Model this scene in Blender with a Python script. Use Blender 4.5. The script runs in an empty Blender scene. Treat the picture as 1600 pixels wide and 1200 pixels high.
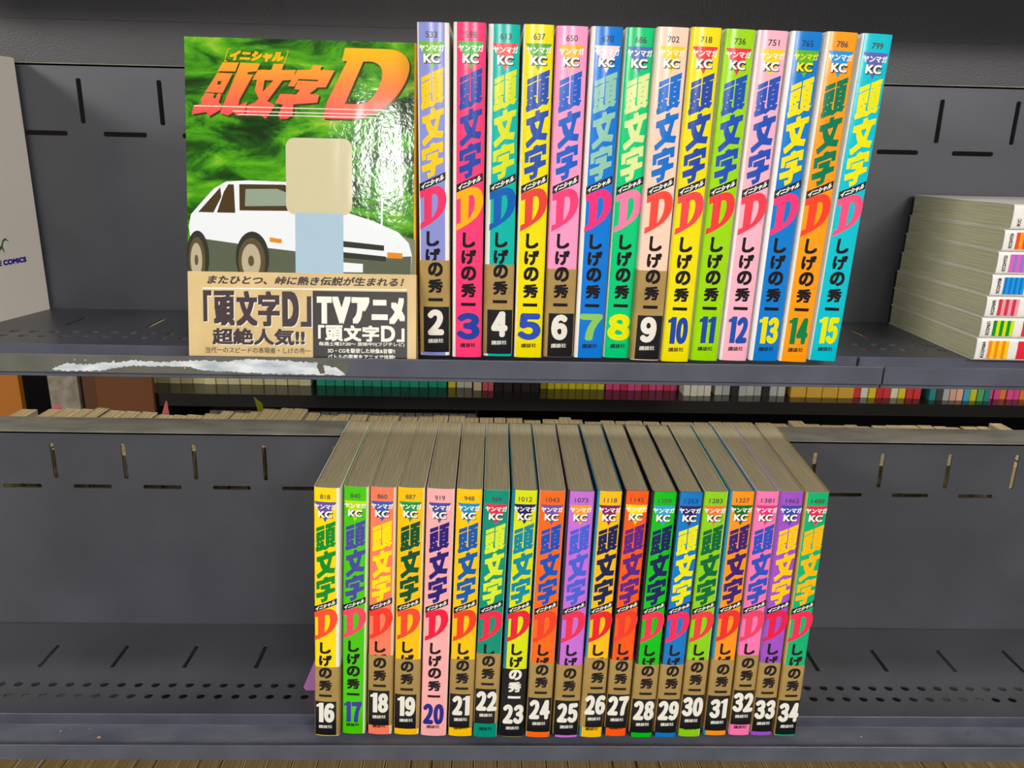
import bpy, bmesh, math, random
import numpy as np
from mathutils import Vector, Matrix
random.seed(7)
sc = bpy.context.scene
COL = sc.collection
ZU = 1.25            # height of the upper shelf deck above the floor (m)
H2 = 0.26418         # spacing of the shelves (m)

# ------------------------------------------------------------------ camera
F_PX, PITCH, YAW, ROLL = 1228.5, 0.28375, -0.02698, 0.02241
cam_data = bpy.data.cameras.new('camera'); cam = bpy.data.objects.new('camera', cam_data); COL.objects.link(cam)
cam_data.sensor_fit = 'HORIZONTAL'; cam_data.sensor_width = 36.0; cam_data.lens = F_PX * 36.0 / 1600.0
cam_data.clip_start = 0.01; cam_data.clip_end = 50
fw = Vector((-math.sin(YAW) * math.cos(PITCH), math.cos(YAW) * math.cos(PITCH), -math.sin(PITCH)))
rt = Vector((math.cos(YAW), math.sin(YAW), 0)); up = rt.cross(fw)
r2 = math.cos(ROLL) * rt + math.sin(ROLL) * up; u2 = -math.sin(ROLL) * rt + math.cos(ROLL) * up
cam.matrix_world = Matrix(((r2.x, u2.x, -fw.x, 0), (r2.y, u2.y, -fw.y, -0.43344), (r2.z, u2.z, -fw.z, ZU + 0.11524), (0, 0, 0, 1)))
sc.camera = cam

# ------------------------------------------------------------------ world, lamps, exposure
sc.view_settings.view_transform = 'Standard'; sc.view_settings.look = 'None'
sc.view_settings.gamma = 1.0; sc.view_settings.use_curve_mapping = False
sc.view_settings.exposure = -0.06
world = bpy.data.worlds.new('world'); sc.world = world; world.use_nodes = True
bg = world.node_tree.nodes['Background']
bg.inputs[0].default_value = (0.93, 0.96, 1.0, 1); bg.inputs[1].default_value = 0.30


def lamp(loc, size, power, target, col=(1, 0.97, 0.92)):
    L = bpy.data.lights.new('ceiling_lamp', 'AREA'); L.shape = 'RECTANGLE'; L.size, L.size_y = size; L.energy = power; L.color = col
    o = bpy.data.objects.new('ceiling_lamp', L); COL.objects.link(o); o.location = loc
    o.rotation_euler = (Vector(target) - Vector(loc)).to_track_quat('-Z', 'Y').to_euler()
    return o


lamp((-0.36, -2.75, 2.62), (0.10, 0.55), 11, (-0.4, -1.0, 0.6))
lamp((1.3, -2.4, 2.62), (1.2, 0.30), 62, (0.3, 0, 1.0))
lamp((-2.7, -2.4, 2.62), (1.2, 0.30), 78, (-0.3, 0, 1.0))
lamp((-0.9, -7.2, 2.62), (0.3, 1.2), 52, (-0.5, -3.0, 1.0))
lamp((0.8, -7.2, 2.62), (0.3, 1.2), 52, (0.4, -3.0, 1.0))
lamp((0.2, 0.62, 2.62), (2.0, 0.25), 14, (0.2, 0.9, 1.0))        # unseen lamp added over the next aisle to brighten the far spines


# ------------------------------------------------------------------ materials
def lin(c):
    c /= 255.0
    return c / 12.92 if c <= 0.04045 else ((c + 0.055) / 1.055) ** 2.4


def rgb(h):
    h = h.lstrip('#')
    return tuple(lin(int(h[i:i + 2], 16)) for i in (0, 2, 4)) + (1,)


MATS = {}


def base_mat(name, col, rough=0.5, spec=0.5, metal=0.0):
    m = bpy.data.materials.new(name); m.use_nodes = True
    b = m.node_tree.nodes['Principled BSDF']
    b.inputs['Base Color'].default_value = col; b.inputs['Roughness'].default_value = rough
    b.inputs['Specular IOR Level'].default_value = spec; b.inputs['Metallic'].default_value = metal
    return m, m.node_tree.nodes, m.node_tree.links, b


def add_bump(nt, ln, b, scale, strength, dist=0.0005, detail=3):
    tc = nt.new('ShaderNodeTexCoord'); n = nt.new('ShaderNodeTexNoise'); bp = nt.new('ShaderNodeBump')
    n.inputs['Scale'].default_value = scale; n.inputs['Detail'].default_value = detail
    bp.inputs['Strength'].default_value = strength; bp.inputs['Distance'].default_value = dist
    ln.new(tc.outputs['Object'], n.inputs['Vector']); ln.new(n.outputs[0], bp.inputs['Height']); ln.new(bp.outputs[0], b.inputs['Normal'])
    return tc, n


def gloss(h):            # laminated printed jacket
    k = 'gloss' + h
    if k not in MATS:
        m, nt, ln, b = base_mat('glossy_print_' + h, rgb(h), 0.17, 0.5)
        add_bump(nt, ln, b, 60, 0.12, 0.001, 2)
        MATS[k] = m
    return MATS[k]


def ink(h, rough=0.2):
    k = 'ink' + h
    if k not in MATS:
        MATS[k] = base_mat('ink_' + h, rgb(h), rough, 0.45)[0]
    return MATS[k]


def noisy(key, c1, c2, scale, rough, spec=0.5, bump=0.0, stretch=(1, 1, 1), contrast=(0.35, 0.65), bscale=None, bdist=0.0003, detail=4):
    if key in MATS:
        return MATS[key]
    m, nt, ln, b = base_mat(key, rgb(c1), rough, spec)
    tc = nt.new('ShaderNodeTexCoord'); mp = nt.new('ShaderNodeMapping'); n = nt.new('ShaderNodeTexNoise'); cr = nt.new('ShaderNodeValToRGB')
    mp.inputs['Scale'].default_value = stretch; n.inputs['Scale'].default_value = scale; n.inputs['Detail'].default_value = detail
    cr.color_ramp.elements[0].position, cr.color_ramp.elements[1].position = contrast
    cr.color_ramp.elements[0].color = rgb(c1); cr.color_ramp.elements[1].color = rgb(c2)
    ln.new(tc.outputs['Object'], mp.inputs[0]); ln.new(mp.outputs[0], n.inputs['Vector']); ln.new(n.outputs[0], cr.inputs[0]); ln.new(cr.outputs[0], b.inputs['Base Color'])
    if bump:
        n2 = nt.new('ShaderNodeTexNoise'); bp = nt.new('ShaderNodeBump'); n2.inputs['Scale'].default_value = bscale or scale
        bp.inputs['Strength'].default_value = bump; bp.inputs['Distance'].default_value = bdist
        ln.new(mp.outputs[0], n2.inputs['Vector']); ln.new(n2.outputs[0], bp.inputs['Height']); ln.new(bp.outputs[0], b.inputs['Normal'])
    MATS[key] = m
    return m


METAL = noisy('powder_coated_metal', '393a42', '43444c', 14, 0.38, 0.85, 0.25, bscale=1400, bdist=0.0002)
METAL2 = noisy('dark_powder_coat', '2f2d31', '37353a', 10, 0.45, 0.7, 0.5, bscale=900, bdist=0.0003)
LIPM = noisy('shelf_edge_metal', '434653', '4f5260', 30, 0.36, 0.8, 0.2, bscale=1400, bdist=0.0002)
GUTTER_LIT = noisy('scuffed_gutter_painted_light', '666a7a', '7d8090', 45, 0.42, 0.6, 0.2, bscale=900, stretch=(.6, 1, 1))  # scuffed metal; the lighter tone paints in light falling on the strip
FLANGE = noisy('dusty_metal_top', '6e6a60', '8a8578', 26, 0.6, 0.4, 0.2, bscale=700, stretch=(1, 2.5, 1))
PAGES = noisy('page_edges', '9c9074', 'bdb08e', 1, 0.85, 0.2, 0.35, stretch=(1500, 22, 22), contrast=(0.3, 0.7), bscale=1.0, bdist=0.0004, detail=3)
PAGES_S = noisy('page_edges_side', 'a8a584', 'cac7a8', 1, 0.85, 0.2, 0.35, stretch=(22, 22, 1300), contrast=(0.3, 0.7), bscale=1.0, bdist=0.0004, detail=3)
PAGES_B = noisy('yellowed_page_edges', 'a58a5c', 'dcc796', 1, 0.85, 0.2, 0.2, stretch=(900, 12, 12), contrast=(0.3, 0.7), bscale=1.0, bdist=0.0003, detail=2)
GOLD = noisy('gold_band_paper', 'a2844a', 'b09256', 40, 0.38, 0.5, 0.15, bscale=120, bdist=0.0006)
BLACKP = ink('17161a', 0.3)
WHITEP = gloss('efeae2')
OFFW = ink('ece8dc')


# ------------------------------------------------------------------ object helpers
def tag(o, label=None, cat=None, group=None, kind=None):
    if label: o['label'] = label
    if cat: o['category'] = cat
    if group: o['group'] = group
    if kind: o['kind'] = kind
    return o


def empty(name, loc=(0, 0, 0), rot=(0, 0, 0), **kw):
    o = bpy.data.objects.new(name, None); o.empty_display_size = 0.02; COL.objects.link(o); o.location = loc; o.rotation_euler = rot
    return tag(o, **kw)


def obj(name, me, mats, parent=None, loc=(0, 0, 0)):
    """link a mesh object; materials sit on the object so a mesh may be shared"""
    o = bpy.data.objects.new(name, me); COL.objects.link(o); o.location = loc
    while len(me.materials) < len(mats): me.materials.append(None)
    for i, m in enumerate(mats):
        o.material_slots[i].link = 'OBJECT'; o.material_slots[i].material = m
    if parent is not None: o.parent = parent
    return o


class MB:
    """collects polygons given in millimetres"""
    def __init__(s): s.v = []; s.f = []; s.m = []
    def add(s, vs, fs, mi=0):
        n = len(s.v); s.v += [tuple(map(float, p)) for p in vs]; s.f += [tuple(i + n for i in f) for f in fs]; s.m += [mi] * len(fs)
    def box(s, x0, y0, z0, x1, y1, z1, mi=0):
        s.add([(x0, y0, z0), (x1, y0, z0), (x1, y1, z0), (x0, y1, z0), (x0, y0, z1), (x1, y0, z1), (x1, y1, z1), (x0, y1, z1)],
              [(0, 3, 2, 1), (4, 5, 6, 7), (0, 1, 5, 4), (1, 2, 6, 5), (2, 3, 7, 6), (3, 0, 4, 7)], mi)
    def prism_x(s, pts, x0, x1, mi=0):           # pts (y,z), extruded along x
        n = len(pts); s.add([(x0, y, z) for y, z in pts] + [(x1, y, z) for y, z in pts],
                            [tuple(range(n)), tuple(range(2 * n - 1, n - 1, -1))] + [(i, i + n, (i + 1) % n + n, (i + 1) % n) for i in range(n)], mi)
    def prism_z(s, pts, z0, z1, mi=0, side_m=None):           # pts (x,y), extruded along z
        n = len(pts); s.add([(x, y, z0) for x, y in pts] + [(x, y, z1) for x, y in pts], [tuple(range(n)), tuple(range(2 * n - 1, n - 1, -1))], mi)
        for i in range(n):
            j = (i + 1) % n; a, b = pts[i], pts[j]
            s.add([(a[0], a[1], z0), (b[0], b[1], z0), (b[0], b[1], z1), (a[0], a[1], z1)], [(0, 1, 2, 3)], side_m[i] if side_m else mi)
    def bm(s):
        b = bmesh.new(); vs = [b.verts.new((x * .001, y * .001, z * .001)) for x, y, z in s.v]
        for f, mi in zip(s.f, s.m):
            try:
                fc = b.faces.new([vs[i] for i in f]); fc.material_index = mi
            except ValueError: pass
        return b
    def mesh(s, name, weld=True, smooth=False, normals=True):
        b = s.bm()
        if weld: bmesh.ops.remove_doubles(b, verts=b.verts, dist=1e-6)
        if normals: bmesh.ops.recalc_face_normals(b, faces=b.faces)
        me = bpy.data.meshes.new(name); b.to_mesh(me); b.free()
        if smooth:
            for p in me.polygons: p.use_smooth = True
            try: me.set_sharp_from_angle(angle=math.radians(38))
            except Exception: pass
        return me


# ---- flat lettering -------------------------------------------------
GL = {}


def curve_polys(cu):
    o = bpy.data.objects.new('tmp', cu); COL.objects.link(o)
    dg = bpy.context.evaluated_depsgraph_get(); dg.update()
    me = bpy.data.meshes.new_from_object(o.evaluated_get(dg))
    v = np.array([p.co[:] for p in me.vertices]) if len(me.vertices) else np.zeros((0, 3)); f = [tuple(p.vertices) for p in me.polygons]
    bpy.data.objects.remove(o); bpy.data.curves.remove(cu); bpy.data.meshes.remove(me)
    return v, f


def glyphs(s):
    if s not in GL:
        c = bpy.data.curves.new('tmp', 'FONT'); c.body = s; c.size = 1; c.resolution_u = 4; c.fill_mode = 'FRONT'
        v, f = curve_polys(c); GL[s] = (v[:, :2], f)
    return GL[s]


def fill2d(loops):
    """filled flat region of closed loops (holes by nesting); returns verts Nx2 and faces"""
    c = bpy.data.curves.new('tmp', 'CURVE'); c.dimensions = '2D'; c.fill_mode = 'FRONT'
    for lp in loops:
        sp = c.splines.new('POLY'); sp.points.add(len(lp) - 1); sp.use_cyclic_u = True
        for p, q in zip(sp.points, lp): p.co = (q[0], q[1], 0, 1)
    v, f = curve_polys(c)
    return v[:, :2], f


def smooth(loop, corners=(), n=4):
    """Catmull-Rom through a closed loop, straight next to the listed corner indices"""
    L = [np.array(p, float) for p in loop]; m_ = len(L); out = []
    for i in range(m_):
        p1, p2 = L[i], L[(i + 1) % m_]
        if i in corners and (i + 1) % m_ in corners: out.append(tuple(p1)); continue
        p0 = p1 - (p2 - p1) if i in corners else L[i - 1]; p3 = p2 + (p2 - p1) if (i + 1) % m_ in corners else L[(i + 2) % m_]
        for k in range(n):
            t = k / n; out.append(tuple(.5 * (2 * p1 + (p2 - p0) * t + (2 * p0 - 5 * p1 + 4 * p2 - p3) * t * t + (3 * p1 - p0 - 3 * p2 + p3) * t ** 3)))
    return out


class Flat:
    """flat printed shapes on a surface facing -y: x right, z up, d = distance in front of the surface (mm)"""
    def __init__(s): s.mb = MB(); s.layer = 0
    def shape(s, v, f, mi=0, d=0.06):
        v = np.asarray(v, float); s.layer += 1
        s.mb.add([(x, -(d + 0.0015 * s.layer), z) for x, z in v], f, mi)
    def poly(s, pts, mi=0, d=0.06):
        s.shape(pts, [tuple(range(len(pts)))], mi, d)
    def text(s, t, x0, z0, x1, z1, bold=(0, 0), kz=0.0, kx=0.0, mi=0, d=0.06, n=8):
        v, f = glyphs(t); a = v.min(0); b = v.max(0); sp = np.maximum(b - a, 1e-4)
        bx, bz = bold
        if t == '一' or t == 'ー': u = np.stack([x0 + bx + (v[:, 0] - a[0]) / sp[0] * (x1 - x0 - 2 * bx), (z0 + z1) / 2 + (v[:, 1] - (a[1] + b[1]) / 2) * (x1 - x0)], 1)
        else: u = np.stack([x0 + bx + (v[:, 0] - a[0]) / sp[0] * (x1 - x0 - 2 * bx), z0 + bz + (v[:, 1] - a[1]) / sp[1] * (z1 - z0 - 2 * bz)], 1)
        sh = [(0, 0)]
        if bx or bz:
            if n == 12: sh += [(bx * math.cos(math.pi * i / 6), bz * math.sin(math.pi * i / 6)) for i in range(12)]
            else: sh += [(bx * i, bz * j) for i, j in ((-1, -1), (1, -1), (1, 1), (-1, 1))] + ([(bx * i, bz * j) for i, j in ((-1, 0), (1, 0), (0, 1), (0, -1))] if n > 4 else [])
            if bx > 0.8 or bz > 0.8: sh += [(.5 * bx * math.cos(2 * math.pi * i / n), .5 * bz * math.sin(2 * math.pi * i / n)) for i in range(n)]
        xm = (x0 + x1) / 2; zm = (z0 + z1) / 2
        for q in sh:
            w = u + np.array(q); w = np.stack([w[:, 0] + kx * (w[:, 1] - zm), w[:, 1] + kz * (w[:, 0] - xm)], 1)
            s.shape(w, f, mi, d)
    def mesh(s, name, curv=0.0, xo=0.0, step=2.0):
        b = s.mb.bm()
        if curv:
            k = -12.0
            while k <= 12.0:
                bmesh.ops.bisect_plane(b, geom=list(b.verts) + list(b.edges) + list(b.faces), plane_co=(k * .001, 0, 0), plane_no=(1, 0, 0)); k += step
            for v in b.verts: v.co.y += curv * (v.co.x * 1000) ** 2 * .001
        for f in b.faces:
            f.normal_update()
            if f.normal.y > 0: f.normal_flip()
        me = bpy.data.meshes.new(name); b.to_mesh(me); b.free()
        return me


# ================================================================== SETTING
def struct(name, me, mats, loc=(0, 0, 0)):
    return tag(obj(name, me, mats, None, loc), kind='structure')


m = MB(); m.box(-4000, -9000, -60, 4000, 3500, 0)
struct('floor', m.mesh('floor'), [noisy('vinyl_floor', '8d877c', 'a29c90', 6, 0.4, 0.4)])
m = MB(); m.box(-4000, -9000, 2700, 4000, 3500, 2760)
struct('ceiling', m.mesh('ceiling'), [noisy('ceiling_board', 'd8d6d0', 'e4e2dc', 30, 0.9, 0.2)])
m = MB(); m.box(-4000, 3500, 0, 4000, 3560, 2700)
struct('wall_back', m.mesh('wall_back'), [noisy('painted_wall', 'b9b4aa', 'c4bfb5', 8, 0.9, 0.2)])

# ------------------------------------------------------------------ shelf units
LIP = [(34, 0), (33.2, 0), (33, -0.3), (33, -8.9), (5, -3.0), (0.9, 2.3), (0.6, 2.5), (0.3, 2.5), (0, 2.2), (0, -8.1), (0.3, -8.4), (2, -8.4), (2, -11), (34, -14)]


def make_shelf(x0, x1, z, label, slots, hole0, rows, round_end=None, holes=True):
    root = empty('metal_shelf', (0, 0, z), label=label, cat='shelf')
    L = [[(x0, 34), (x1, 34), (x1, 141.8), (x0, 141.8)]]
    if holes:
        for sx in slots:
            if x0 + 4 < sx < x1 - 4: L.append([(sx - 1.6, 84.4), (sx + 1.6, 84.4), (sx + 1.6, 113.5), (sx - 1.6, 113.5)])
        for ry in rows:
            k = hole0
            while k < x1 - 5:
                if k > x0 + 5: L.append([(k + 3.1 * math.cos(a), ry + 3.1 * math.sin(a)) for a in [2 * math.pi * i / 14 for i in range(14)]])
                k += 12.4
    xa_, xb_ = (x0, x1)
    L[0] = [(x0 - (.55 if x0 > 0 else 0), 34), (x1 + (.35 if x1 < 400 else 0), 34), (x1 + (.35 if x1 < 400 else 0), 141.8), (x0 - (.55 if x0 > 0 else 0), 141.8)]
    v, f = fill2d(L)
    mb = MB(); mb.add([(x, y, 0) for x, y in v], f)
    b = mb.bm(); bmesh.ops.remove_doubles(b, verts=b.verts, dist=1e-7)
    r = bmesh.ops.extrude_face_region(b, geom=list(b.faces))
    bmesh.ops.translate(b, verts=[g for g in r['geom'] if isinstance(g, bmesh.types.BMVert)], vec=(0, 0, -0.0012))
    bmesh.ops.recalc_face_normals(b, faces=b.faces)
    me = bpy.data.meshes.new('deck'); b.to_mesh(me); b.free()
    obj('deck', me, [METAL], root)
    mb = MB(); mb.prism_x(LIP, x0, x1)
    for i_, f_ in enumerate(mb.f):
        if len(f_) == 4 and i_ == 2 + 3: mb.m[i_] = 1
    lp = obj('front_lip', mb.mesh('front_lip'), [LIPM, GUTTER_LIT], root)
    bv = lp.modifiers.new('b', 'BEVEL'); bv.width = 0.0005; bv.segments = 2; bv.limit_method = 'ANGLE'; bv.angle_limit = math.radians(35)
    return root


def make_panel(z, xs, xh, label, flange=True):
    root = empty('back_panel', (0, .1425, z), label=label, cat='shelf panel')
    L = [[(-460, -1.4), (460, -1.4), (460, 167.6), (-460, 167.6)]]
    def slot(cx, cz, w, h, r=0.8):
        a, b = w / 2, h / 2
        return [(cx - a + r, cz - b), (cx + a - r, cz - b), (cx + a, cz - b + r), (cx + a, cz + b - r), (cx + a - r, cz + b), (cx - a + r, cz + b), (cx - a, cz + b - r), (cx - a, cz - b + r)]
    for x in xs: L.append(slot(x, 144.1, 3.3, 29.2))
    for x in xh: L.append(slot(x, 122.8, 29.6, 3.2))
    v, f = fill2d(L)
    mb = MB(); mb.add([(x, 0, y) for x, y in v], f)
    b = mb.bm(); bmesh.ops.remove_doubles(b, verts=b.verts, dist=1e-7)
    r = bmesh.ops.extrude_face_region(b, geom=list(b.faces))
    bmesh.ops.translate(b, verts=[g for g in r['geom'] if isinstance(g, bmesh.types.BMVert)], vec=(0, 0.0012, 0))
    bmesh.ops.recalc_face_normals(b, faces=b.faces)
    me = bpy.data.meshes.new('panel_sheet'); b.to_mesh(me); b.free()
    obj('panel_sheet', me, [METAL], root)
    if flange:
        mb = MB(); mb.prism_x([(0, 166.4), (0, 167.8), (0.5, 168.3), (33.5, 168.3), (33.5, 166.6), (1.2, 166.4)], -460, 460)
        obj('top_flange', mb.mesh('top_flange'), [FLANGE], root)
    return root


PITCHX = 54.1326
upx = [-283.56 + PITCHX * k for k in range(-3, 14)]; lowx = [-338.51 + PITCHX * k for k in range(-2, 15)]
lowx = [x for x in lowx if abs(x) < 450]; upx = [x for x in upx if abs(x) < 450]
upper_l = make_shelf(-460, 225.9, ZU, 'upper dark grey metal shelf board left of the lip seam, holding the numbered books', upx, -305.7 - 12.4 * 12, (66, 53.4))
upper_r = make_shelf(226.9, 460, ZU, 'short upper dark grey shelf board right of the lip seam, under the stacked books', upx, -305.7 + 12.4 * 43, (66, 53.4))
lower = make_shelf(-460, 460, ZU - H2, 'lower dark grey metal shelf board with rows of round holes', [x - .25 for x in lowx], -342.7 - 12.4 * 9, (64.6, 52.2))
mb = MB(); mb.prism_x([(3, -5), (32, -10.2), (32, -1.0), (34, -1.0), (34, -13), (3, -10)], 225.88, 226.92)  # black filler added inside the lip seam so the gap looks dark
obj('seam_dark_filler', mb.mesh('seam_dark_filler'), [BLACKP], upper_r)
bottom = make_shelf(-460, 460, ZU - 2 * H2, 'bottom metal shelf board hidden under the tan books', lowx, 0, (), holes=False)
topsh = make_shelf(-460, 460, ZU + H2, 'topmost metal shelf board above the picture', upx, 0, (), holes=False)
make_panel(ZU, upx, [x - 26.5 for x in upx if x > -415], 'slotted dark grey back panel behind the upper row of books')
make_panel(ZU - H2, lowx, [x - 27.1 for x in lowx if x > -415], 'slotted dark grey back panel with dusty top edge behind the lower row')
make_panel(ZU - 2 * H2, lowx, [x - 27.1 for x in lowx if x > -415], 'back panel of the bottom bay, hidden below the lower shelf')
mb = MB(); mb.box(-460, 146.5, 161, 460, 148, 250); mb.box(-460, 146.0, 196, 460, 146.5, 250)
tag(obj('upper_back_board', mb.mesh('upper_back_board'), [METAL2], None, (0, 0, ZU)), 'dark metal back board above the upper slotted panel', 'shelf panel')

# residue of a torn label on the left of the upper lip
Fl = Flat()
Fl.poly([(-300, -8.0), (-84, -8.0), (-81, -2), (-83, 1.0), (-88, 2.0), (-300, 2.0)], 0, 0.03)
obj('tape_film', Fl.mesh('tape_film'), [noisy('old_tape_film', '5c5b54', '68675e', 60, 0.3, 0.5, 0.15, bscale=200)], upper_l)
topl = [(-247.6, -5.8), (-239.1, -2.4), (-230.5, -3.6), (-216.6, -1.7), (-211.6, -2.0), (-201.5, -0.5), (-186.6, -1.6), (-170.2, 0.0), (-151.4, -0.4), (-132.4, 1.5), (-119.9, 0.8), (-101, -0.2), (-88.5, -3.3), (-83.6, -6.9)]
botl = [(-83.6, -7.4), (-107.7, -7.5), (-126.7, -7.3), (-151.9, -6.3), (-164.4, -5.8), (-170.5, -3.9), (-201.8, -3.8), (-214.5, -5.3), (-220.9, -7.0), (-239.7, -7.3), (-247.8, -6.9)]
def ragged(pts, amp):
    out = []
    for (xa, za), (xb, zb) in zip(pts, pts[1:]):
        n = max(2, int(abs(xb - xa) / 0.9))
        for i in range(n):
            t = i / n; out.append((xa + (xb - xa) * t, za + (zb - za) * t + random.uniform(-amp, amp)))
    out.append(pts[-1]); return out
v, f = fill2d([ragged(topl, .55) + ragged(botl, .4)])
Fl = Flat(); Fl.shape(v, f, 0, 0.12)
for _ in range(26):
    x = random.uniform(-245, -90); z = random.uniform(-5.5, 0); r = random.uniform(.2, .7)
    Fl.poly([(x + r * random.uniform(.5, 2.2) * math.cos(a), z + r * random.uniform(.4, 1) * math.sin(a)) for a in [i * math.pi / 4 for i in range(8)]], 0, .1)
Fl.poly([(-97.5, -6.8), (-99.4, -2.6), (-98.6, -.6), (-96.2, -1.2), (-95.4, -3), (-94.9, -6.5)], 1, .13)
o = obj('torn_paper', Fl.mesh('torn_paper'), [noisy('torn_paper', 'a9b3bd', 'e4e7ea', 110, 0.85, 0.2, 0.6, stretch=(.5, 1, 1.4), bscale=300, bdist=.0004), ink('5c5b54')], upper_l)
o['label'] = 'torn white paper label residue'

# dust and flakes in the lower gutter
for (x, y, r, c) in [(-262, 16, 1.0, 'c9a37d'), (-292, 24, .5, 'dcdcd8'), (-274, 27, .35, 'dcdcd8'), (-287, 27, .3, 'dcdcd8'), (-106, 24, .5, 'e8e8e4'), (11, 22, .45, 'e8e8e4'), (262, 20, .45, 'e8e8e4'), (341, 25, .7, '6b3a34')]:
    b = bmesh.new(); bmesh.ops.create_icosphere(b, subdivisions=1, radius=r * .001)
    for v_ in b.verts: v_.co = Vector((v_.co.x * random.uniform(.7, 1.6), v_.co.y * random.uniform(.7, 1.5), v_.co.z * .5))
    me = bpy.data.meshes.new('paper_flake'); b.to_mesh(me); b.free()
    zz = -3.0 - .2107 * (y - 5)
    nm = 'tan curled paper flake lying in the lower shelf gutter at the left' if c == 'c9a37d' else ('dark red speck on the lower shelf lip at the right' if c == '6b3a34' else 'tiny white paper flake in the lower shelf gutter')
    tag(obj('paper_flake', me, [ink(c, .8)], None, (x * .001, y * .001, ZU - H2 + zz * .001 + r * .0004)), nm, 'paper flake', None if c in ('c9a37d', '6b3a34') else 'white flakes in the lower gutter')

# ================================================================== MANGA VOLUMES
CURV = 0.0125; BH = 181.5; BD = 127.0


def profile(w, bl, br, D=BD, off=0.0, marks=(), r=1.5):
    """C outline of a jacket seen from above, back-left to back-right"""
    h = w / 2; x1 = h - r; y1 = CURV * x1 * x1
    pts = [(bl - off, D)]
    for i in range(5):
        a = math.pi - i / 4 * math.pi / 2
        pts.append((-x1 + (r + off) * math.cos(a), y1 + r - (r + off) * math.sin(a)))
    xs = sorted(set([round(-x1 + 2 * x1 * i / 8, 3) for i in range(1, 8)] + [mk for mk in marks if abs(mk) < x1 - .2]))
    for x in xs: pts.append((x, CURV * x * x - off))
    for i in range(5):
        a = math.pi / 2 - i / 4 * math.pi / 2
        pts.append((x1 + (r + off) * math.cos(a), y1 + r - (r + off) * math.sin(a)))
    pts.append((br + off, D))
    return pts


def shell(mb, outer, inner, z0, z1, mat_of, wob=None):
    n = len(outer)
    def P(p, z): return (p[0], p[1], z)
    for i in range(n - 1):
        mi = mat_of((outer[i][0] + outer[i + 1][0]) / 2, (outer[i][1] + outer[i + 1][1]) / 2)
        mb.add([P(outer[i], z0), P(outer[i + 1], z0), P(outer[i + 1], z1), P(outer[i], z1)], [(0, 1, 2, 3)], mi)
        mb.add([P(inner[i], z0), P(inner[i + 1], z0), P(inner[i + 1], z1), P(inner[i], z1)], [(3, 2, 1, 0)], 1)
        for z in (z0, z1): mb.add([P(outer[i], z), P(outer[i + 1], z), P(inner[i + 1], z), P(inner[i], z)], [(0, 1, 2, 3)], mi if z == z1 and False else 1)
    for i in (0, n - 1): mb.add([P(outer[i], z0), P(inner[i], z0), P(inner[i], z1), P(outer[i], z1)], [(0, 1, 2, 3)], 1)


CACHE = {}
def cached(key, fn):
    if key not in CACHE: CACHE[key] = fn()
    return CACHE[key]


TT = {'a1':[(-5.65,154.04),(-0.48,156.46),(-0.45,153.9),(-5.63,151.26)],'a2':[(0.16,156.77),(6.24,159.42),(6.24,156.45),(4.0,155.43),(4.09,155.07),(5.95,155.89),(6.01,145.55),(5.09,145.22),(5.24,144.71),(6.48,144.82),(6.48,144.3),(5.42,141.59),(2.84,141.64),(0.04,139.12),(-0.54,139.61),(-5.54,137.32),(-6.06,139.37),(-5.33,141.46),(-5.66,142.75),(-4.67,144.14),(-5.58,143.51),(-5.62,150.57),(-0.4,153.35),(-0.33,146.33),(-1.93,145.97),(-1.83,145.41),(-0.46,145.57),(-0.85,143.83),(-0.52,142.43),(0.17,142.12),(0.67,142.68),(0.3,143.32),(0.19,153.57),(1.94,154.04),(1.82,154.42),(0.19,153.92)],'ah':[[(-2.64,148.59),(-2.83,148.23),(-3.22,148.05),(-3.41,148.25),(-3.22,148.61),(-2.84,148.79)],[(-2.9,144.79),(-3.06,144.15),(-3.38,144.01),(-3.54,144.5),(-3.39,145.13),(-3.07,145.28)],[(-3.31,141.48),(-3.54,141.11),(-4.0,140.91),(-4.23,141.07),(-4.0,141.43),(-3.54,141.64)],[(3.92,152.25),(3.52,151.91),(2.7,151.54),(2.29,151.52),(2.7,151.87),(3.51,152.24)],[(3.89,150.0),(3.48,149.65),(2.66,149.29),(2.25,149.27),(2.66,149.62),(3.47,149.99)],[(3.83,147.4),(3.44,147.06),(2.67,146.71),(2.28,146.71),(2.66,147.05),(3.44,147.4)],[(3.37,143.97),(3.12,143.52),(2.62,143.29),(2.36,143.52),(2.61,143.97),(3.11,144.19)]],'b':[(-0.75,138.08),(1.54,139.0),(1.74,137.37),(6.49,138.96),(6.42,135.84),(4.47,134.92),(2.95,127.4),(3.07,126.96),(6.2,127.03),(5.56,123.24),(0.44,123.36),(-4.18,118.68),(-5.0,118.89),(-5.59,121.22),(-1.67,125.09),(-2.97,127.82),(-3.57,130.57),(-5.42,130.42),(-5.44,133.71),(-0.73,135.68)],'bh':[(-1.04,132.16),(1.72,133.21),(1.84,132.67),(0.96,129.12),(0.61,128.9),(-0.21,129.87)],'c1':[(-5.8,116.41),(-1.26,118.19),(-1.15,119.31),(-0.34,120.11),(1.05,120.81),(1.52,120.15),(5.93,121.58),(6.01,115.99),(3.79,115.38),(3.65,117.4),(-3.56,114.21),(-3.54,111.4),(-5.64,110.67)],'c2':[(-2.97,113.66),(3.32,116.27),(3.13,112.33),(6.05,113.07),(6.09,110.36),(1.77,108.23),(1.46,104.59),(1.0,103.44),(-2.28,101.43),(-3.01,104.26),(-0.9,104.76),(-0.68,106.25),(-5.6,104.55),(-5.98,107.95),(-0.95,109.98),(-0.03,111.58),(-2.95,110.96)]}
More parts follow.
